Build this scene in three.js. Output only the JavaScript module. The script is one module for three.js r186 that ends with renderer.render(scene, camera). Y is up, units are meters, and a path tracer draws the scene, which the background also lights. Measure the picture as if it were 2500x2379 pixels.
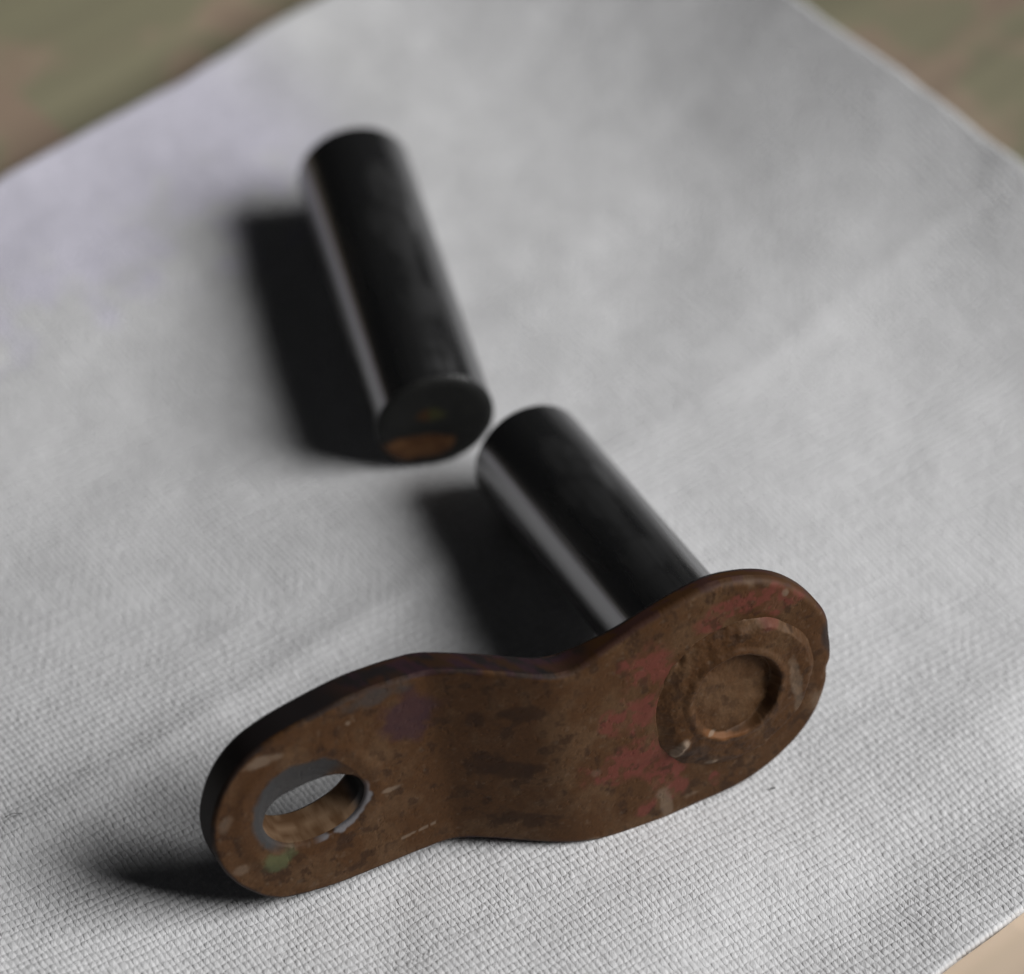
import * as THREE from 'three';
import { RectAreaLightUniformsLib } from 'three/addons/lights/RectAreaLightUniformsLib.js';

// ---------------------------------------------------------------- camera, light, exposure (lengths below are written in mm and scaled by MM)
const MM = 0.001;
const scene = new THREE.Scene();
scene.background = new THREE.Color().setRGB(0.008, 0.0082, 0.0085);
const PITCH = 45.856 * Math.PI / 180, DIST = 266.6;
const camera = new THREE.PerspectiveCamera(14.1155, 1024 / 974, 0.02, 10);
const CAM = new THREE.Vector3(0, DIST * Math.sin(PITCH), DIST * Math.cos(PITCH));
camera.position.copy(CAM).multiplyScalar(MM);
camera.lookAt(0, 0, 0);
camera.focus = 0.2425;
camera.userData.fStop = 20;

const renderer = new THREE.WebGLRenderer({ antialias: true });
renderer.toneMapping = THREE.LinearToneMapping;
renderer.toneMappingExposure = 1.0;
renderer.shadowMap.enabled = true;

RectAreaLightUniformsLib.init();
const LDIR = new THREE.Vector3(0.795, 0.592, 0.10).normalize();      // towards the window
const LDIST = 760, LW = 440, LH = 390;
const WINDOW_INTENSITY = 10.9;
const windowLight = new THREE.RectAreaLight(new THREE.Color().setRGB(1, 0.995, 0.985), WINDOW_INTENSITY, LW * MM, LH * MM);
windowLight.position.copy(LDIR).multiplyScalar((LDIST - 6) * MM);
windowLight.lookAt(0, 0, 0);
scene.add(windowLight);

// ---------------------------------------------------------------- noise and small helpers
function hash(i, j, k) {
  let h = (Math.imul(i | 0, 374761393) + Math.imul(j | 0, 668265263) + Math.imul(k | 0, 974634777)) | 0;
  h = Math.imul(h ^ (h >>> 13), 1274126177); h ^= h >>> 16;
  return (h >>> 0) / 4294967296;
}
const fade = t => t * t * t * (t * (t * 6 - 15) + 10);
function vnoise(x, y, seed = 0, period = 0) {
  const xi = Math.floor(x), yi = Math.floor(y), fx = fade(x - xi), fy = fade(y - yi);
  const w = period ? (n => ((n % period) + period) % period) : (n => n);
  const a = hash(w(xi), w(yi), seed), b = hash(w(xi + 1), w(yi), seed), c = hash(w(xi), w(yi + 1), seed), d = hash(w(xi + 1), w(yi + 1), seed);
  return (a + (b - a) * fx) * (1 - fy) + (c + (d - c) * fx) * fy;
}
function fbm(x, y, oct = 4, seed = 0, period = 0) {
  let s = 0, a = 0.5, n = 0;
  for (let o = 0; o < oct; o++) { s += a * vnoise(x, y, seed + o * 17, period); n += a; x *= 2; y *= 2; a *= 0.5; if (period) period *= 2; }
  return s / n;
}
const clamp = (x, a = 0, b = 1) => Math.min(b, Math.max(a, x));
const sstep = (a, b, x) => { const t = clamp((x - a) / (b - a)); return t * t * (3 - 2 * t); };
const lerp = (a, b, t) => a + (b - a) * t;
const mix3 = (a, b, t) => [lerp(a[0], b[0], t), lerp(a[1], b[1], t), lerp(a[2], b[2], t)];

function tag(o, label, category, extra = {}) { o.userData = { label, category, ...extra }; return o; }
function mesh(name, geo, mat, parent = scene) {
  const m = new THREE.Mesh(geo, mat); m.name = name; m.castShadow = m.receiveShadow = true; parent.add(m); return m;
}
function dataTexture(n, fn, srgb = false, float = false) {
  const a = float ? new Float32Array(n * n * 4) : new Uint8Array(n * n * 4);
  for (let y = 0; y < n; y++) for (let x = 0; x < n; x++) {
    const c = fn(x, y), i = (y * n + x) * 4;
    for (let k = 0; k < 3; k++) a[i + k] = float ? c[k] : Math.round(255 * clamp(c[k]));
    a[i + 3] = float ? 1 : 255;
  }
  const t = new THREE.DataTexture(a, n, n, THREE.RGBAFormat, float ? THREE.FloatType : THREE.UnsignedByteType);
  t.magFilter = THREE.LinearFilter; t.minFilter = THREE.LinearFilter; t.wrapS = t.wrapT = THREE.RepeatWrapping;
  if (srgb) t.colorSpace = THREE.SRGBColorSpace;
  t.needsUpdate = true; return t;
}
function geometry(pos, nor, idx, { uv, col } = {}) {
  const g = new THREE.BufferGeometry();
  const p = new Float32Array(pos.length); for (let i = 0; i < pos.length; i++) p[i] = pos[i] * MM;
  g.setAttribute('position', new THREE.BufferAttribute(p, 3));
  if (uv) g.setAttribute('uv', new THREE.BufferAttribute(new Float32Array(uv), 2));
  if (col) g.setAttribute('color', new THREE.BufferAttribute(new Float32Array(col), 3));
  g.setIndex(new THREE.BufferAttribute(new Uint32Array(idx), 1));
  if (nor) g.setAttribute('normal', new THREE.BufferAttribute(new Float32Array(nor), 3)); else g.computeVertexNormals();
  return g;
}
// a point of the flat fit, sunk by h along its line of sight onto the padded cloth
const sink = (p, h) => p.clone().addScaledVector(p.clone().sub(CAM), h / (CAM.y - p.y));

// ---------------------------------------------------------------- the wooden table
const TABLE_Y = -1.85;
{
  const N = 1024, S = 0.40;                              // metres per tile
  const woodMap = dataTexture(N, (x, y) => {
    const u = x / N, v = y / N;
    const bend = 0.03 * fbm(u * 3, v * 3, 3, 5, 3);
    const g1 = fbm((u + bend) * 40, v * 2, 4, 11, 0), g2 = vnoise((u + bend) * 220, v * 8, 23), patch = fbm(u * 44, v * 34, 4, 31, 0);
    let c = mix3([0.365, 0.278, 0.196], [0.455, 0.362, 0.26], g1);
    c = mix3(c, [0.295, 0.297, 0.185], 0.72 * sstep(0.45, 0.56, patch));
    c = mix3(c, [0.36, 0.255, 0.195], 0.45 * sstep(0.46, 0.38, patch));
    const darkBand = sstep(-0.008, 0.008, u - 0.5 + 0.083 + 0.02 * (g1 - 0.5));  // darker band of the table top behind
    c = [c[0] * (1 - 0.3 * darkBand), c[1] * (1 - 0.3 * darkBand), c[2] * (1 - 0.3 * darkBand)];
    const paleBand = sstep(-0.01, 0.01, u - 0.5 - 0.105 + 0.02 * (g1 - 0.5));   // paler band of the table top on the near side
    c = mix3(c, mix3([0.62, 0.49, 0.37], [0.70, 0.57, 0.44], g1), paleBand);
    const k = 1 - 0.10 * (g2 - 0.5) * 2;
    return c.map(q => Math.pow(clamp(q * k), 1 / 2.2));
  }, true);
  const g = new THREE.BoxGeometry(0.4, 0.018, 0.4);
  const p = g.attributes.position, uv = g.attributes.uv;
  for (let i = 0; i < p.count; i++) {                    // grain runs along the cloth's long edge
    const x = p.getX(i), z = p.getZ(i);
    uv.setXY(i, (x * 0.654 + z * 0.757) / S + 0.5, (x * 0.757 - z * 0.654) / S);
  }
  const t = mesh('table_top', g, new THREE.MeshStandardMaterial({ map: woodMap, roughness: 0.72 }));
  t.position.y = (TABLE_Y - 9) * MM;
  tag(t, 'tan wooden table top under the white cloth, bare at the corners of the picture', 'table');
}

// ---------------------------------------------------------------- the white cloth: a padded square with a crease, raised borders and a woven face
const EA = [0.654, 0.757], EB = [0.757, -0.654];         // across and along the crease
const A0 = -48.2, A1 = 47.5, B0 = -51.0, B1 = 45.0;
function clothHeight(x, z) {
  const a = x * EA[0] + z * EA[1], b = x * EB[0] + z * EB[1];
  const s = a - 2.6 + 0.9 * (fbm(b * 0.06 + 9, 3, 2, 77) - 0.5);
  let h = -(s > 0 ? 0.016 : 0.034) * (Math.sqrt(s * s + 2) - 1.41) + Math.exp(-s * s / 1.7) * (0.05 + 0.16 * sstep(4, -12, x) + 0.05 * sstep(14, 24, x));
  h += 2.2 * Math.exp(-(a - A0) / 8) + 0.8 * Math.exp(-(b - B0) / 8);
  h += 3.6 * Math.exp(-(B1 - b) / 15) * lerp(1, 0.35, sstep(-15, 20, a));
  const w = Math.max(0, x * 0.75 - z * 0.66 - 20);                   // the cloth lies higher towards its far right corner
  h += 0.0061 * w * w + 0.05 * Math.max(0, x - 18) * sstep(8, 30, z);
  const e = A1 - a;
  h -= 0.15 * Math.exp(-e * e / 8) + 0.8 * Math.exp(-((e - 6.5) ** 2) / 20);
  const waves = fbm(a * 0.055 + 3, b * 0.05 + 8, 2, 41) - 0.5, small = fbm(a * 0.16, b * 0.16, 2, 43) - 0.5;
  h += 1.1 * waves + 0.32 * small;
  for (const [px, pz, r, k] of [[-10.4, 33.6, 6, 0.4], [14, 27, 8, 0.5], [7, 13, 6, -0.7]]) h -= k * Math.exp(-((x - px) ** 2 + (z - pz) ** 2) / (r * r));   // pressed in under the plate, pushed up behind it
  return h;
}
{
  const NA = 420, NB = 420, W = A1 - A0, H = B1 - B0, R = 0.32, CR = 3.2;
  const pos = [], uv = [], idx = [], tint = [];
  const edgeWob = (t, k) => 0.5 * (fbm(t * 0.09, k * 7.1, 3, 53) - 0.5) * 2;
  const at = (i, j) => {
    let a = A0 + W * i / NA, b = B0 + H * j / NB;
    // uneven, slightly rounded outline
    const ia = clamp((a - (A0 + A1) / 2) / (W / 2), -1, 1), ib = clamp((b - (B0 + B1) / 2) / (H / 2), -1, 1);
    a += edgeWob(b, ia > 0 ? 1 : 2) * Math.pow(Math.abs(ia), 12); b += edgeWob(a, ib > 0 ? 3 : 4) * Math.pow(Math.abs(ib), 12);
    const ca = Math.max(0, Math.abs(ia) * W / 2 - (W / 2 - CR)), cb = Math.max(0, Math.abs(ib) * H / 2 - (H / 2 - CR)), cr = Math.hypot(ca, cb);
    if (ca > 0 && cb > 0) { const m = Math.max(ca, cb) / cr; a -= Math.sign(ia) * ca * (1 - m); b -= Math.sign(ib) * cb * (1 - m); }
    return [a * EA[0] + b * EB[0], a * EA[1] + b * EB[1], a, b];
  };
  const dist = (i, j) => Math.min(i * W / NA, (NA - i) * W / NA, j * H / NB, (NB - j) * H / NB);
  for (let j = 0; j <= NB; j++) for (let i = 0; i <= NA; i++) {
    const [x, z, a, b] = at(i, j), d = dist(i, j);
    const y = clothHeight(x, z) - (d < R ? R - Math.sqrt(R * R - (R - d) ** 2) : 0);
    pos.push(x, Math.max(y, TABLE_Y + 0.25), z);
    const nz = fbm(x * 0.35, z * 0.35, 4, 57) - 0.5;                 // faint lavender discolouring along two borders
    const lav = Math.max(sstep(17, 9, a - A0 + 16 * nz) * sstep(20, 8, b), sstep(17, 9, b - B0 + 18 * nz) * sstep(22, 30, a));
    tint.push(lerp(1, 0.99, lav), lerp(1, 0.965, lav), lerp(1, 1.09, lav)); uv.push((x * 0.826 - z * 0.565) / 30, (x * 0.565 + z * 0.826) / 29.5);
  }
  const id = (i, j) => j * (NA + 1) + i;
  for (let j = 0; j < NB; j++) for (let i = 0; i < NA; i++) idx.push(id(i, j), id(i + 1, j), id(i + 1, j + 1), id(i, j), id(i + 1, j + 1), id(i, j + 1));
  // orientation: make faces look up
  { const a = id(0, 0), b = id(1, 0), c = id(1, 1); const ux = pos[b * 3] - pos[a * 3], uz = pos[b * 3 + 2] - pos[a * 3 + 2], vx = pos[c * 3] - pos[a * 3], vz = pos[c * 3 + 2] - pos[a * 3 + 2];
    if (uz * vx - ux * vz < 0) for (let k = 0; k < idx.length; k += 3) { const t = idx[k + 1]; idx[k + 1] = idx[k + 2]; idx[k + 2] = t; } }
  // skirt down to the table and a flat underside
  const ring = [];
  for (let i = 0; i < NA; i++) ring.push(id(i, 0)); for (let j = 0; j < NB; j++) ring.push(id(NA, j));
  for (let i = NA; i > 0; i--) ring.push(id(i, NB)); for (let j = NB; j > 0; j--) ring.push(id(0, j));
  const n0 = pos.length / 3;
  for (const r of ring) { pos.push(pos[r * 3] * 0.977, TABLE_Y + 0.1, pos[r * 3 + 2] * 0.977); const [rx, ry, rz] = pos.slice(r * 3, r * 3 + 3), rl = Math.hypot(rx, rz), drop = (ry - TABLE_Y) / 30; uv.push(uv[r * 2] + drop * (rx * 0.826 - rz * 0.565) / rl, uv[r * 2 + 1] + drop * (rx * 0.565 + rz * 0.826) / rl); tint.push(1, 1, 1); }
  for (let k = 0; k < ring.length; k++) { const k2 = (k + 1) % ring.length; idx.push(ring[k], n0 + k, n0 + k2, ring[k], n0 + k2, ring[k2]); }
  const c = pos.length / 3; pos.push(0, TABLE_Y + 0.1, 0); uv.push(0, 0); tint.push(1, 1, 1);
  for (let k = 0; k < ring.length; k++) idx.push(c, n0 + k, n0 + (k + 1) % ring.length);

  // plain weave in a tile of 30 x 29.5 mm: 80 warp threads standing proud over 54 weft rows
  const N = 2048, TA = 80, TB = 54;
  const hmap = new Float32Array(N * N);
  const wrap = (i, n) => ((i % n) + n) % n;
  for (let y = 0; y < N; y++) for (let x = 0; x < N; x++) {
    const p = x / N, q = y / N;
    const ta = p * TA + 0.8 * (fbm(p * 20, q * 10, 3, 3, 10 * 2) - 0.5) + 0.25 * (vnoise(p * 80, q * 54, 4, 160) - 0.5);
    const tb = q * TB + 0.7 * (fbm(p * 12, q * 24, 3, 9, 12 * 2) - 0.5) + 0.25 * (vnoise(p * 80, q * 54, 5, 160) - 0.5);
    const i = Math.round(ta), j = Math.round(tb), fa = ta - i, fb = tb - j;
    const iw = wrap(i, TA), jw = wrap(j, TB), even = ((i + j) & 1) === 0 ? 1 : -1;
    const ra = 0.92 + 0.34 * (hash(iw, 0, 91) - 0.5) + 0.3 * (vnoise(q * 18, iw, 95, 18) - 0.5), rb = 0.88 + 0.36 * (hash(0, jw, 92) - 0.5) + 0.3 * (vnoise(p * 20, jw, 96, 20) - 0.5);
    const kn = 0.75 + 0.6 * hash(iw, jw, 71);
    const skew = fa + 0.22 * fb, cw = Math.sqrt(Math.max(0, 1 - (2 * skew / (1.16 * ra)) ** 2)), cf = Math.sqrt(Math.max(0, 1 - (2 * fb / (1.1 * rb)) ** 2));
    const hw = 0.55 * cw * ra + 0.34 * Math.cos(Math.PI * fb) * even * kn, hf = 0.50 * cf * rb - 0.26 * Math.cos(Math.PI * fa) * even * kn + 0.06;
    const k = 0.2, mx = Math.max(hw, hf) + k * 0.25 * Math.max(0, 1 - Math.abs(hw - hf) / k) ** 2;
    const fib = hw > hf ? vnoise((skew + i) * 8 + fb * 5, tb * 1.6, 61) : vnoise(ta * 1.6, (fb + j) * 8 + fa * 5, 62);
    hmap[y * N + x] = mx + 0.16 * (fib - 0.5) + 0.18 * (fbm(p * 64, q * 64, 3, 83, 64) - 0.5);
  }
  const bump = dataTexture(N, (x, y) => { const h = hmap[y * N + x] * 0.5 + 0.4; return [h, h, h]; }, false, true);
  const cmap = dataTexture(1024, (x, y) => {
    const a = x / 1024 * 64, b = y / 1024 * 64, f = fbm(a * 2, b * 2, 2, 13, 128), s = fbm(a / 4, b / 4, 3, 19, 16);
    const k = 0.90 + 0.07 * (f - 0.5) + 0.05 * (s - 0.5);
    return [k * 0.995, k * 0.995, k * 1.002];
  }, true);
  const m = new THREE.MeshStandardMaterial({ vertexColors: true, map: cmap, bumpMap: bump, bumpScale: 0.00023, roughness: 0.95 });
  const cl = mesh('white_cloth', geometry(pos, null, idx, { uv, col: tint }), m);
  tag(cl, 'square padded white woven cotton cloth with a crease, lying under the metal pieces', 'cloth');
}

// ---------------------------------------------------------------- materials of the metal pieces
const smudge = dataTexture(512, (x, y) => {
  const u = x / 512, v = y / 512;
  const r = 0.22 + 0.14 * sstep(0.42, 0.75, fbm(u * 14, v * 2, 4, 101, 0)) + 0.16 * sstep(0.5, 0.75, fbm(u * 8, v * 8, 4, 103, 8)) + 0.06 * (vnoise(u * 160, v * 4, 111) - 0.5);
  return [r, r, r];
});
const scratch = dataTexture(512, (x, y) => {
  const h = 0.5 + 0.3 * (fbm(x / 512 * 8, y / 512 * 8, 3, 121, 8) - 0.5) + 0.25 * (vnoise(x / 2, y / 60, 131) - 0.5);
  return [h, h, h];
});
const blackSteel = new THREE.MeshPhysicalMaterial({ color: new THREE.Color().setRGB(0.27, 0.27, 0.275), metalness: 0.955, specularIntensity: 0.6, roughness: 1, roughnessMap: smudge, bumpMap: scratch, bumpScale: 0.000012 });
const oxideEnd = new THREE.MeshStandardMaterial({ vertexColors: true, metalness: 0.3, roughness: 0.68 });
const brownSteel = new THREE.MeshPhysicalMaterial({ vertexColors: true, metalness: 0.15, roughness: 0.62, specularIntensity: 0.55 });

// a turned shaft along +y from 0 to len, both ends with a rounded chamfer of width c
function shaftGeometry(r, len, c0, c1, open1 = false) {
  const pts = [];
  if (!open1 || true) pts.push(new THREE.Vector2(0.0001, 0));
  for (let k = 0; k <= 8; k++) { const t = k / 8 * Math.PI / 2; pts.push(new THREE.Vector2((r - c0 + c0 * Math.sin(t)) * MM, (c0 - c0 * Math.cos(t)) * MM)); }
  for (let k = 1; k < 24; k++) pts.push(new THREE.Vector2(r * MM, (c0 + (len - c0 - c1) * k / 24) * MM));
  for (let k = 0; k <= 8; k++) { const t = k / 8 * Math.PI / 2; pts.push(new THREE.Vector2((r - c1 + c1 * Math.cos(t)) * MM, (len - c1 + c1 * Math.sin(t)) * MM)); }
  const g = new THREE.LatheGeometry(pts, 128);
  return g;
}
const Y = new THREE.Vector3(0, 1, 0);

// ---------------------------------------------------------------- the loose pin
{
  const r = 4.12, len = 26.75, az = 13.75 * Math.PI / 180;
  const near0 = new THREE.Vector3(-5.12, r, -1.9), far0 = near0.clone().add(new THREE.Vector3(-Math.sin(az), 0, -Math.cos(az)).multiplyScalar(len));
  const near = sink(near0, -clothHeight(near0.x, near0.z) + 0.12), far = sink(far0, -clothHeight(far0.x, far0.z) + 0.12);
  const axis = near.clone().sub(far), L = axis.length(); axis.normalize();
  const pin = new THREE.Group(); pin.name = 'loose_pin'; scene.add(pin);
  pin.position.copy(far).multiplyScalar(MM); pin.quaternion.setFromUnitVectors(Y, axis);
  tag(pin, 'loose glossy black steel pin lying alone at the back, its near end rusty', 'metal pin');
  mesh('shaft', shaftGeometry(r, L - 0.35, 0.5, 0.02), blackSteel, pin);
  // worn near end: a rounded, slightly stepped face with rust
  const NR = 60, NT = 160, pos = [], col = [], idx = [];
  const inv = pin.quaternion.clone().invert();
  const upL = new THREE.Vector3(0, 1, 0).addScaledVector(axis, -axis.y).normalize().applyQuaternion(inv);      // the face's own up and right
  const rtL = new THREE.Vector3().crossVectors(Y, upL).negate(); rtL.crossVectors(upL, Y);
  for (let k = 0; k <= NR; k++) for (let t = 0; t < NT; t++) {
    const a = t / NT * 2 * Math.PI, rr = r * Math.pow(k / NR, 0.8), px = rr * Math.cos(a), py = rr * Math.sin(a), e = r - rr;
    let h = 0; const c = 0.75;
    if (e < c) h -= c * 0.9 - Math.sqrt(Math.max(0, c * c - (c - e) ** 2)) * 0.9;
    const fold = py + 0.12 * px + 0.9 + 0.25 * (fbm(px * 0.8, py, 2, 201) - 0.5);
    h -= 0.42 * sstep(0.35, -0.5, fold) * (0.4 + 0.6 * sstep(-3.5, -0.5, py));
    h += 0.10 * (fbm(px * 0.9 + 5, py * 0.9, 3, 203) - 0.5);
    pos.push(rtL.x * px + upL.x * py, L - 0.35 + 0.33 + h * 0.55, rtL.z * px + upL.z * py);
    let q = mix3([0.010, 0.0105, 0.0105], [0.020, 0.020, 0.0185], fbm(px * 1.3, py * 1.3, 3, 207));
    const n = fbm(px * 1.2 + 3, py * 1.6, 3, 211) - 0.5;
    const rust = sstep(0.28, -0.1, Math.hypot((px + 1.35) / 2.55, (py + 2.05) / 0.95) - 1 + n * 1.0);
    q = mix3(q, mix3([0.085, 0.028, 0.007], [0.24, 0.115, 0.045], fbm(px * 2, py * 2, 2, 213)), rust * 0.9);
    const olive = sstep(0.3, -0.3, Math.hypot((px + 0.35) / 0.9, (py - 1.05) / 0.6) - 1 + n);
    q = mix3(q, px < -0.45 ? [0.07, 0.03, 0.008] : [0.052, 0.05, 0.014], olive * 0.85);
    col.push(...q);
  }
  for (let k = 0; k < NR; k++) for (let t = 0; t < NT; t++) { const a = k * NT + t, b = k * NT + (t + 1) % NT, c = a + NT, d = b + NT; idx.push(a, d, c, a, b, d); }
  const fg = geometry(pos, null, idx, { col });
  { const n = fg.attributes.normal; let s = 0; for (let i = 0; i < n.count; i += 7) s += n.getY(i); if (s < 0) { const ix = fg.index.array; for (let k = 0; k < ix.length; k += 3) { const t = ix[k]; ix[k] = ix[k + 1]; ix[k + 1] = t; } fg.computeVertexNormals(); } }
  const f = mesh('end_face', fg, oxideEnd, pin); f.userData = { label: 'dark worn end with brown rust along its lower edge' };
}

// ---------------------------------------------------------------- the cranked link: plate, riveted pin, rivet head
// local frame: x along the plate, y across it, z out of its front; origin at the rivet end of the front face
const THICK = 2.5, OFF = 3.246, BEND_L = -17.7, BEND_R = -11.0;
function bendOffset(u) {                                        // how far the front face lies behind the rivet end
  const ramp = (x, a, b) => { const sp = (t, w) => (t > 30 * w ? t : w * Math.log(1 + Math.exp(Math.max(-40, t / w)))); return (sp(x - a, 0.24) - sp(x - b, 0.65)) / (b - a); };
  return OFF * (1 - ramp(u, BEND_L, BEND_R));
}
function spline(pts, n = 8) {
  const c = new THREE.CatmullRomCurve3(pts.map(p => new THREE.Vector3(p[0], p[1], 0)), true, 'centripetal');
  return c.getPoints(pts.length * n).slice(0, -1).map(p => [p.x, p.y]);
}
function sdfOf(poly, inside = true) {
  const n = poly.length;
  return (x, y) => {
    let best = 1e9, ins = false;
    for (let i = 0, j = n - 1; i < n; j = i++) {
      const ax = poly[j][0], ay = poly[j][1], bx = poly[i][0], by = poly[i][1], dx = bx - ax, dy = by - ay;
      const t = clamp(((x - ax) * dx + (y - ay) * dy) / (dx * dx + dy * dy + 1e-12)), ex = x - ax - t * dx, ey = y - ay - t * dy, d = ex * ex + ey * ey;
      if (d < best) best = d;
      if ((ay > y) !== (by > y) && x < (bx - ax) * (y - ay) / (by - ay) + ax) ins = !ins;
    }
    return (ins ? -1 : 1) * Math.sqrt(best);
  };
}
const outline = spline([
  [0.4, 7.62], [3.0, 7.0], [4.75, 6.05], [6.15, 4.7], [7.15, 3.2], [7.72, 1.9], [7.9, 0.3], [7.82, -1.1], [7.55, -2.4], [7.35, -3.2], [6.95, -4.3], [6.3, -5.45], [5.2, -6.65], [3.9, -7.55], [2.25, -8.35], [0.4, -8.8],
  [-2.7, -8.98], [-6, -9.0], [-9.1, -8.62], [-11.6, -7.95], [-13.6, -7.48], [-16, -6.92], [-18.4, -6.66], [-20.5, -6.58], [-23.5, -6.58], [-26.5, -6.45],
  [-29.48, -5.82], [-31.2, -4.35], [-32.25, -2.6], [-32.72, -0.8], [-32.68, 1.1], [-32.05, 2.97], [-31.1, 4.45], [-29.6, 5.7], [-27.8, 6.4], [-25.7, 6.83], [-22.6, 7.23], [-20.4, 7.2], [-18.2, 6.98], [-16.4, 6.82],
  [-14.6, 6.5], [-12.8, 6.08], [-11.2, 5.62], [-9.6, 5.35], [-7.3, 5.95], [-5, 6.7], [-2, 7.4]]);
const lipLoop = spline([[-30.15, 0.5], [-29.55, 2.35], [-28.0, 3.65], [-26.2, 3.85], [-24.5, 3.3], [-23.3, 1.9], [-22.72, 0.35], [-22.95, -0.75], [-23.75, -1.75], [-25.2, -2.35], [-27, -2.75], [-28.85, -2.45], [-29.85, -1.2]]);
const holeLoop = spline([[-29.4, 0.0], [-29.0, 0.8], [-28.3, 1.3], [-27.0, 1.58], [-25.3, 1.62], [-24.0, 1.5], [-23.1, 1.0], [-22.75, 0.25], [-22.95, -0.7], [-23.75, -1.65], [-25.2, -2.25], [-27, -2.4], [-28.4, -1.95], [-29.2, -1.0]]);
const outSdf = sdfOf(outline), holeSdf = sdfOf(holeLoop), lipSdf = sdfOf(lipLoop);
const RC = [0.69, -0.92];                                        // rivet centre
const seg = (x, y, ax, ay, bx, by) => { const dx = bx - ax, dy = by - ay, t = clamp(((x - ax) * dx + (y - ay) * dy) / (dx * dx + dy * dy)); return Math.hypot(x - ax - t * dx, y - ay - t * dy); };
const blob = (u, v, x, y, rx, ry, n, hard = 0.35) => sstep(hard, -hard, Math.hypot((u - x) / rx, (v - y) / ry) - 1 + n);

const BOSS = 5.6;
function headRadius(a) { return BOSS + 0.18 * Math.sin(a * 2 + 0.6) + 0.08 * Math.sin(a * 3 + 1.9) + 0.03 * Math.sin(a * 7) + 0.015 * Math.sin(a * 13 + 2); }
function frontHeight(u, v) {                                      // relief of the plate's front on top of the bends
  let h = 0.09 * (fbm(u * 0.35, v * 0.35, 2, 311) - 0.5) + 0.03 * (fbm(u * 1.8, v * 1.8, 4, 313) - 0.5);
  const pit = fbm(u * 3.1 + 4, v * 3.1, 3, 317); h -= 0.022 * sstep(0.68, 0.82, pit);
  h += 0.10 * Math.exp(-(((u + 24) / 5) ** 2) - (((v + 5.2) / 1.2) ** 2)) ;
  const sc = seg(u, v, -21, -4.92, -18.7, -4.75); h -= 0.04 * Math.exp(-((sc / 0.12) ** 2));
  const d1 = lipSdf(u, v);                                        // the worn, slightly raised lip around the hole
  if (d1 < 0) h -= Math.min(0.5, -d1 * 0.34) + 0.05 * (fbm(d1 * 3, u * 0.4, 2, 323) - 0.5);
  if (d1 < 3) h += 0.14 * Math.exp(-(((d1 - 0.75) / 0.5) ** 2)) * (0.6 + 0.8 * (fbm(u * 0.8, v * 0.8, 2, 321) - 0.5)) ;
  const du = u - RC[0], dv = v - RC[1], rr = Math.hypot(du, dv), a = Math.atan2(dv, du);
  h += 0.10 * (fbm(u * 0.9, v * 0.9, 2, 325) - 0.35) * Math.exp(-(((rr - headRadius(a) - 0.3) / 0.5) ** 2));  // the squeezed ring beside the head
  return h;
}
function headHeight(u, v) {                                         // the swaged rivet head: raised ring with a sunken, flat middle
  const du = u - RC[0], dv = v - RC[1], r = Math.hypot(du, dv), a = Math.atan2(dv, du), R = headRadius(a);
  const tilt = 1 - 0.45 * sstep(0.2, 1, Math.cos(a - 2.15));         // lowest towards the upper left, where it merges with the plate
  let h = 0.62 * lerp(1, tilt, sstep(1.8, 4.4, r)) * sstep(R + 0.1, R - lerp(0.55, 1.5, sstep(0.6, -0.4, Math.cos(a + 0.3))) + 0.5 * (fbm(u * 0.9, v * 0.9, 2, 335) - 0.5), r) - 0.1 * sstep(3.2, 4.6, r);
  const rc = Math.hypot(du, dv - 0.12), RR = 2.95 + 0.05 * Math.sin(a * 2 + 1) + 0.03 * Math.sin(a * 5) + 0.02 * Math.sin(a * 9 + 1);
  h -= (0.5 + 0.4 * (0.97 * du + 0.22 * dv) / RR) * sstep(RR + 0.12, RR - 0.25, rc);
  h += 0.10 * sstep(RR + 0.7, RR + 0.25, rc) * sstep(RR - 0.1, RR + 0.25, rc);
  h += 0.22 * (fbm(u * 0.7, v * 0.7, 2, 331) - 0.5) + 0.12 * (fbm(u * 1.7, v * 1.7, 3, 333) - 0.5);
  const st = (du + 1.2) * 0.98 + (dv - 3.6) * 0.1;                    // a small step at the top of the ring
  h -= 0.08 * sstep(0.25, -0.25, st) * sstep(1.9, 2.6, dv) * sstep(R, R - 1, r);
  for (const [x, y, s, k] of [[-3.26, -2.96, 0.33, 0.3], [-3.6, -3.8, 0.28, 0.22], [-1.29, -5.57, 0.25, 0.16], [-3.45, -3.4, 0.2, 0.2]]) h += k * Math.exp(-(((u - x) ** 2 + (v - y) ** 2) / (s * s)));
  h -= 0.35 * Math.exp(-(((u + 2.6) / 0.28) ** 2 + ((v - 3.2) / 0.45) ** 2));
  return h;
}
const BROWN = [0.077, 0.033, 0.0105], TAN = [0.108, 0.057, 0.026], DARK = [0.036, 0.0145, 0.005], RED = [0.165, 0.042, 0.032], BLACK = [0.018, 0.014, 0.014], PURPLE = [0.046, 0.019, 0.028], GREY = [0.046, 0.049, 0.052], DUST = [0.27, 0.205, 0.15];
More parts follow.
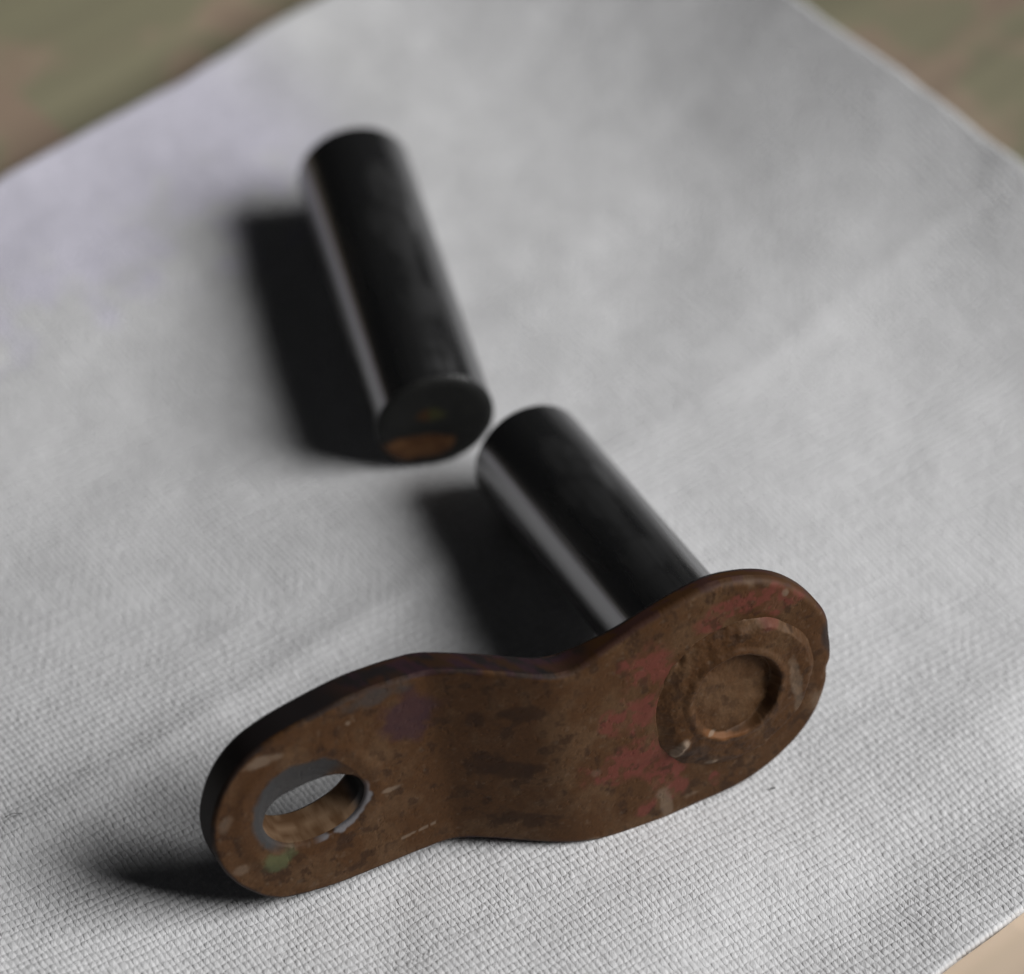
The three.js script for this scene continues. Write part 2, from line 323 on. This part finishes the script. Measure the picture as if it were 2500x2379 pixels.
function patina(u, v) {
  const n1 = fbm(u * 0.45, v * 0.45, 4, 401), n2 = fbm(u * 1.6, v * 1.6, 4, 403), n3 = vnoise(u * 9, v * 9, 405), n4 = fbm(u * 1.1 + 8, v * 0.5, 3, 407);
  let c = mix3(BROWN, TAN, sstep(0.4, 0.72, n1 * 0.6 + n2 * 0.4));
  c = mix3(c, DARK, 0.75 * sstep(0.53, 0.68, n2) * sstep(0.3, 0.6, n4));
  const k = (0.86 + 0.28 * n3) * (0.88 + 0.24 * vnoise(u * 22, v * 22, 411)); c = [c[0] * k, c[1] * k, c[2] * k];
  c = mix3(c, DUST, 0.14 * sstep(0.72, 0.86, fbm(u * 2.6 + 11, v * 2.6, 3, 409)));
  return c;
}
function plateColour(u, v) {
  let c = patina(u, v);
  const n = 1.3 * (fbm(u * 0.9 + 30, v * 0.9, 4, 421) - 0.5), f = 0.75 + 0.25 * fbm(u * 3, v * 3, 2, 423);
  let red = 0;
  for (const [x, y, rx, ry] of [[-4.6, 3.3, 1.7, 1.5], [-5.9, 0.3, 2.0, 1.2], [-6.6, -3.2, 2.6, 1.3], [-4.7, -4.9, 1.4, 1.2], [-7.6, 0.3, 1.1, 0.6], [1.9, 5.55, 2.4, 0.75], [4.6, 4.5, 1.6, 0.7], [-0.2, 5.0, 1.2, 0.6], [-3.7, -6.7, 0.7, 0.7], [-5.9, -7.4, 0.7, 0.5], [-1.2, -7.1, 0.35, 0.45]])
    red = Math.max(red, blob(u, v, x, y, rx, ry, n * 1.3, 0.3));
  const torn = sstep(0.36, 0.5, fbm(u * 1.9 + 50, v * 1.9, 4, 425));
  c = mix3(c, RED, 0.85 * red * f * (0.25 + 0.75 * torn));
  c = mix3(c, PURPLE, 0.75 * blob(u, v, -19.2, 4.3, 1.9, 1.7, n * 0.8));
  c = mix3(c, [0.05, 0.05, 0.052], 0.6 * blob(u, v, -21, 6.6, 2, 0.6, n));
  for (const [x, y, rx, ry, k] of [[-28.8, 5.05, 1.0, 0.28, 0.75], [-23.03, 5.47, 0.16, 0.16, 0.9], [-21.3, -0.76, 0.45, 0.16, 0.8], [-31.7, 1.5, 0.35, 0.5, 0.4], [-31.4, -2.5, 0.4, 0.3, 0.45], [-4.74, -7.61, 0.35, 1.0, 0.55], [6.44, -4.2, 0.75, 1.2, 0.5], [-2.59, -7.76, 0.55, 0.22, 0.7], [2.86, 7.22, 0.4, 0.7, 0.45], [4.99, 5.04, 0.2, 0.2, 0.7], [-22.6, 7.2, 0.6, 0.3, 0.35], [-9.0, -2.9, 0.25, 0.25, 0.3], [-11.0, -8.2, 1.4, 0.12, 0.5]])
    c = mix3(c, DUST, 0.65 * k * blob(u, v, x, y, rx, ry, n * 2.0, 0.5));
  c = mix3(c, DUST, 0.5 * sstep(0.16, 0.05, seg(u, v, -21, -4.92, -18.7, -4.75)) * sstep(0.3, 0.6, vnoise(u * 6, v * 6, 431)));
  c = mix3(c, [0.09, 0.11, 0.05], 0.7 * blob(u, v, -29.25, -2.6, 0.8, 0.6, n * 2.2, 0.5));
  const d = holeSdf(u, v), ang = Math.atan2(v - 0.5, u + 26.2);
  const wear = sstep(0.15, -0.3, lipSdf(u, v) + 0.5 * (fbm(u * 1.4, v * 1.4, 3, 433) - 0.5)) * (0.06 + 0.94 * sstep(-0.2, 0.25, Math.cos(ang - 2.3)));
  c = mix3(c, GREY, 0.9 * wear);
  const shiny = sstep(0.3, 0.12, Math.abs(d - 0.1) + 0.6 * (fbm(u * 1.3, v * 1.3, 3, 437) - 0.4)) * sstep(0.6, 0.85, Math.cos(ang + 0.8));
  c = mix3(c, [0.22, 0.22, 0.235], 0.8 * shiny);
  for (const [x, y, rx, ry] of [[-15.5, 2.6, 0.5, 0.6], [-12.6, 2.9, 1.3, 0.5], [-15.1, -0.7, 0.9, 0.7], [-13.6, -1.4, 1.0, 0.6], [-12.4, -1.5, 0.6, 0.5], [-14.4, -5.3, 0.7, 0.5], [-12.9, -5.6, 0.8, 0.5]]) c = mix3(c, DARK, 0.75 * blob(u, v, x, y, rx, ry, n * 1.3, 0.3));
  return c;
}
function headColour(u, v) {
  let c = patina(u + 40, v + 13);
  const du = u - RC[0], dv = v - RC[1], n = 1.2 * (fbm(u * 1.1 + 60, v * 1.1, 4, 441) - 0.5);
  c = mix3(c, TAN, 0.35 * blob(u, v, RC[0] + 0.2, RC[1], 2.8, 2.8, n));
  c = mix3(c, RED, 0.5 * blob(u, v, 4.2, 3.6, 1.3, 0.5, n));
  const rc = Math.hypot(du, dv - 0.12), a = Math.atan2(dv, du);
  const litOxide = sstep(0.3, 0.08, Math.abs(rc - 3.02) + 0.25 * (fbm(u * 2, v * 2, 2, 447) - 0.4)) * sstep(0.75, 0.95, Math.cos(a + 2.0));  // worn orange recess rim, with the light it catches painted in
  c = mix3(c, [0.19, 0.078, 0.026], 0.8 * litOxide);
  for (const [x, y, rx, ry, k] of [[-3.26, -2.96, 0.42, 0.4, 0.85], [-3.65, -3.85, 0.35, 0.5, 0.7], [-1.29, -5.57, 0.4, 0.25, 0.7], [4.9, -2.2, 0.35, 2.2, 0.35], [-1.3, -3.0, 0.3, 0.12, 0.6]]) c = mix3(c, DUST, k * blob(u, v, x, y, rx, ry, n * 1.1, 0.4));
  c = mix3(c, [0.05, 0.03, 0.02], 0.55 * blob(u, v, -2.4, -4.0, 0.9, 0.45, n));
  return c;
}
// a sheet cut out of a regular grid along sdf = 0, its border points on the outline itself
function sheet({ x0, x1, y0, y1, step, sdf, z, colour, back, edgeColour, shift = () => 0 }) {
  const NX = Math.ceil((x1 - x0) / step), NY = Math.ceil((y1 - y0) / step), S = new Float32Array((NX + 1) * (NY + 1));
  for (let j = 0; j <= NY; j++) for (let i = 0; i <= NX; i++) S[j * (NX + 1) + i] = sdf(x0 + i * step, y0 + j * step);
  const P = [], tris = [], border = [], cache = new Map();
  const point = (x, y, key) => { let k = cache.get(key); if (k === undefined) { k = P.length; P.push([x, y]); cache.set(key, k); } return k; };
  const corner = (i, j) => point(x0 + i * step, y0 + j * step, `c${i},${j}`);
  const cross = (i, j, i2, j2) => {
    if (i2 < i || j2 < j) [i, j, i2, j2] = [i2, j2, i, j];
    const a = S[j * (NX + 1) + i], b = S[j2 * (NX + 1) + i2], t = clamp(a / (a - b), 0.02, 0.98);
    return point(x0 + (i + (i2 - i) * t) * step, y0 + (j + (j2 - j) * t) * step, `e${i},${j},${i2},${j2}`);
  };
  for (let j = 0; j < NY; j++) for (let i = 0; i < NX; i++) {
    const q = [[i, j], [i + 1, j], [i + 1, j + 1], [i, j + 1]], s = q.map(([a, b]) => S[b * (NX + 1) + a] < 0);
    const cnt = s.filter(Boolean).length; if (!cnt) continue;
    const poly = [], cut = [];
    for (let k = 0; k < 4; k++) {
      const k2 = (k + 1) % 4;
      if (s[k]) poly.push(corner(...q[k]));
      if (s[k] !== s[k2]) { const e = cross(...q[k], ...q[k2]); cut.push([poly.length, e]); poly.push(e); }
    }
    for (let k = 1; k + 1 < poly.length; k++) tris.push(poly[0], poly[k], poly[k + 1]);
    if (cut.length === 2) { const [a, b] = cut; border.push(b[0] === a[0] + 1 ? [a[1], b[1]] : [b[1], a[1]]); }
  }
  const pos = [], nor = [], col = [], idx = [], n = P.length, e = 0.03;
  const put = (x, y, zz, nx, ny, nz, c) => { const l = Math.hypot(nx, ny, nz); pos.push(x, y, zz); nor.push(nx / l, ny / l, nz / l); col.push(...c); };
  for (const [x, y] of P) { const h = z(x, y); put(x, y, h, -(z(x + e, y) - z(x - e, y)) / (2 * e), -(z(x, y + e) - z(x, y - e)) / (2 * e), 1, colour(x, y)); }
  for (let k = 0; k < tris.length; k++) idx.push(tris[k]);
  if (back) {
    for (const [x, y] of P) { const h = back(x, y); put(x, y + shift(x, y), h, (back(x + e, y) - back(x - e, y)) / (2 * e), (back(x, y + e) - back(x, y - e)) / (2 * e), -1, edgeColour(x, y, true)); }
    for (let k = 0; k < tris.length; k += 3) idx.push(n + tris[k], n + tris[k + 2], n + tris[k + 1]);
    const wall = new Map();
    const W = i => { if (!wall.has(i)) { const [x, y] = P[i], gx = sdf(x + e, y) - sdf(x - e, y), gy = sdf(x, y + e) - sdf(x, y - e), zf = z(x, y), zb = back(x, y), b = pos.length / 3;
      for (let k = 0; k <= 4; k++) put(x, y + shift(x, y) * k / 4, lerp(zf, zb, k / 4), gx, gy, shift(x, y) * 0.3, edgeColour(x, y, false, k / 4)); wall.set(i, b); } return wall.get(i); };
    for (const [a, b] of border) { const A = W(a), B = W(b); for (let k = 0; k < 4; k++) idx.push(A + k, A + k + 1, B + k + 1, A + k, B + k + 1, B + k); }
  }
  return geometry(pos, nor, idx, { col });
}
const link = new THREE.Group(); link.name = 'cranked_link'; scene.add(link);
{
  const U = new THREE.Vector3(0.89922814, 0.04640968, -0.43501137), V = new THREE.Vector3(-0.12060105, 0.98212495, -0.1445198), Nn = new THREE.Vector3(0.42052841, 0.1824191, 0.88875145);
  const m = new THREE.Matrix4().makeBasis(U, V, Nn); link.quaternion.setFromRotationMatrix(m);
  link.position.copy(sink(new THREE.Vector3(12.8919, 8.6471, 25.3533), 0.25)).multiplyScalar(MM);
  tag(link, 'brown cranked steel link plate with an oval hole and a black pin riveted through', 'chain link');

  const round = (d, r) => (d < r ? r - Math.sqrt(Math.max(0, r * r - (r - d) * (r - d))) : 0);
  const headIn = (u, v) => { const du = u - RC[0], dv = v - RC[1]; return Math.hypot(du, dv) - headRadius(Math.atan2(dv, du)); };
  const sdf = (u, v) => Math.max(outSdf(u, v), -holeSdf(u, v));
  const chip = (u, v) => 0.2 * Math.exp(-(((u - 7.7) / 0.7) ** 2 + ((v - 0.2) / 0.9) ** 2)) + 0.22 * Math.exp(-(((u - 7.6) / 0.45) ** 2 + ((v + 2.4) / 0.5) ** 2));
  const front = (u, v) => -bendOffset(u) + frontHeight(u, v) - round(-outSdf(u, v), lerp(0.32, 0.55, sstep(-14, -6, u))) - round(holeSdf(u, v), 0.22) - chip(u, v) - 0.5 * sstep(-0.3, -0.6, headIn(u, v));
  const back = (u, v) => -bendOffset(u) - THICK + 0.95 * sstep(-10, -5, u) + round(-outSdf(u, v), 0.4) + round(holeSdf(u, v), 0.25);
  const edge = (u, v, isBack, t = 0) => {
    const n = fbm(u * 1.3 + t * 1.1, v * 1.3 - t * 1.7, 3, 451);
    if (holeSdf(u, v) < 0.3) {                                       // the hole's bore: scraped grey metal, shade painted in on the right, brown oxide along the lower side
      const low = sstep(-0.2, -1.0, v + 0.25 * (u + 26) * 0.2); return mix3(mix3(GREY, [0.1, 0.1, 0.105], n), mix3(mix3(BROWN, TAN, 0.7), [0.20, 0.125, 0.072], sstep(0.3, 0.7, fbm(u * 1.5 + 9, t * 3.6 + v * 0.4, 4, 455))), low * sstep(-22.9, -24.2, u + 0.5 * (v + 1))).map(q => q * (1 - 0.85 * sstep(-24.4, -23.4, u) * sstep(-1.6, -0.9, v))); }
    const c = mix3(BLACK, [0.022, 0.017, 0.018], n), m = fbm(u * 0.8 + 5 + t, v * 0.8 - t * 1.4, 3, 453);
    const mid = mix3(mix3(c, PURPLE, 0.7 * sstep(0.42, 0.58, n)), mix3(BROWN, DARK, 0.5), 0.6 * sstep(0.46, 0.6, m));
    const rust = mix3(mix3(BROWN, DARK, 0.6 * n), PURPLE, 0.5 * sstep(0.52, 0.62, m));
    return mix3(mix3(c, mid, sstep(-25, -20, u)), isBack ? c : rust, sstep(-9.5, -7, u + 2 * (n - 0.5)));
  };
  const col = (u, v) => {
    let c = plateColour(u, v);
    const d = -outSdf(u, v), w = 0.3 + 0.25 * (fbm(u * 1.2, v * 1.2, 3, 457) - 0.5);
    const dark = sstep(w, w * 0.35, d) * sstep(0.2, 0.45, fbm(u * 0.5 + 2, v * 0.5, 2, 459));
    c = mix3(c, edge(u, v, false), 0.8 * dark);
    c = mix3(c, BLACK, 0.75 * blob(u, v, 7.75, 0.1, 0.55, 1.2, fbm(u, v, 3, 461) - 0.5));
    return c;
  };
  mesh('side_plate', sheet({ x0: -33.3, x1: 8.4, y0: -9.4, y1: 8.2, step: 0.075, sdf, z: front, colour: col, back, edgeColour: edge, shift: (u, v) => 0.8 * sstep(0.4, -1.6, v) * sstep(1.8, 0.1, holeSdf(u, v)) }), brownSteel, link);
  const hz = (u, v) => frontHeight(u, v) * 0.4 + headHeight(u, v) + 0.03 - 0.14 * sstep(-0.3, 0.08, headIn(u, v));
  const head = mesh('rivet_head', sheet({ x0: -5.6, x1: 7, y0: -7.3, y1: 5.5, step: 0.055, sdf: (u, v) => headIn(u, v) - 0.06, z: (u, v) => hz(u, v), colour: headColour, back: () => -0.75, edgeColour: () => BLACK }), brownSteel, link);
  head.userData = { label: 'raised brown rivet head with a round sunken middle' };
  const pg = shaftGeometry(4.0, 25.7 + 0.4, 0.45, 0.02);
  const pin = mesh('pin', pg, blackSteel, link);
  pin.quaternion.setFromUnitVectors(Y, new THREE.Vector3(0, 0, 1)); pin.position.set(-0.02 * MM, 0, (-THICK - 25.7) * MM);
  pin.userData = { label: 'glossy black pin standing out behind the plate' };
}

// ---------------------------------------------------------------- lint on the cloth
{
  const lintMat = new THREE.MeshStandardMaterial({ color: new THREE.Color().setRGB(0.03, 0.028, 0.027), roughness: 0.9 });
  const hair = (pts, r, label) => {
    const c = new THREE.CatmullRomCurve3(pts.map(([x, z, y = 0.16]) => new THREE.Vector3(x, clothHeight(x, z) + y, z).multiplyScalar(MM)));
    return tag(mesh('lint_fibre', new THREE.TubeGeometry(c, 40, r * MM, 6), lintMat), label, 'lint');
  };
  hair([[16.35, 26.0], [16.5, 25.96, 0.2], [16.66, 25.9]], 0.05, 'tiny dark speck of lint on the cloth just below the rivet end of the plate');
  hair([[-31.7, 29.2], [-31.2, 28.95, 0.25], [-30.6, 28.95]], 0.02, 'short dark hair on the cloth at the left edge of the picture');
  hair([[-27.4, 25.3], [-27.0, 25.45, 0.3], [-26.7, 25.2, 0.3], [-26.8, 24.95]], 0.016, 'curled thin fibre on the cloth left of the plate, above its shadow');
}

// ---------------------------------------------------------------- the window that lights the table, to the right of the picture
{
  const w = new THREE.Group(); w.name = 'window'; scene.add(w);
  w.position.copy(LDIR).multiplyScalar(LDIST * MM); w.lookAt(0, 0, 0);
  tag(w, 'small bright window to the right of the table, outside the picture', 'window');
  const fm = new THREE.MeshStandardMaterial({ color: 0x8a857c, roughness: 0.7 });
  const pane = mesh('pane', new THREE.BoxGeometry(LW * MM, LH * MM, 0.004), new THREE.MeshStandardMaterial({ color: 0x111111, emissive: 0xffffff, emissiveIntensity: 0.6 }), w);
  pane.castShadow = false;
  for (const s of [-1, 1]) {
    mesh('frame', new THREE.BoxGeometry(0.03, LH * MM + 0.06, 0.03), fm, w).position.set(s * (LW / 2 * MM + 0.0155), 0, 0);
    mesh('frame', new THREE.BoxGeometry(LW * MM, 0.03, 0.03), fm, w).position.set(0, s * (LH / 2 * MM + 0.0155), 0);
  }
}

renderer.render(scene, camera);
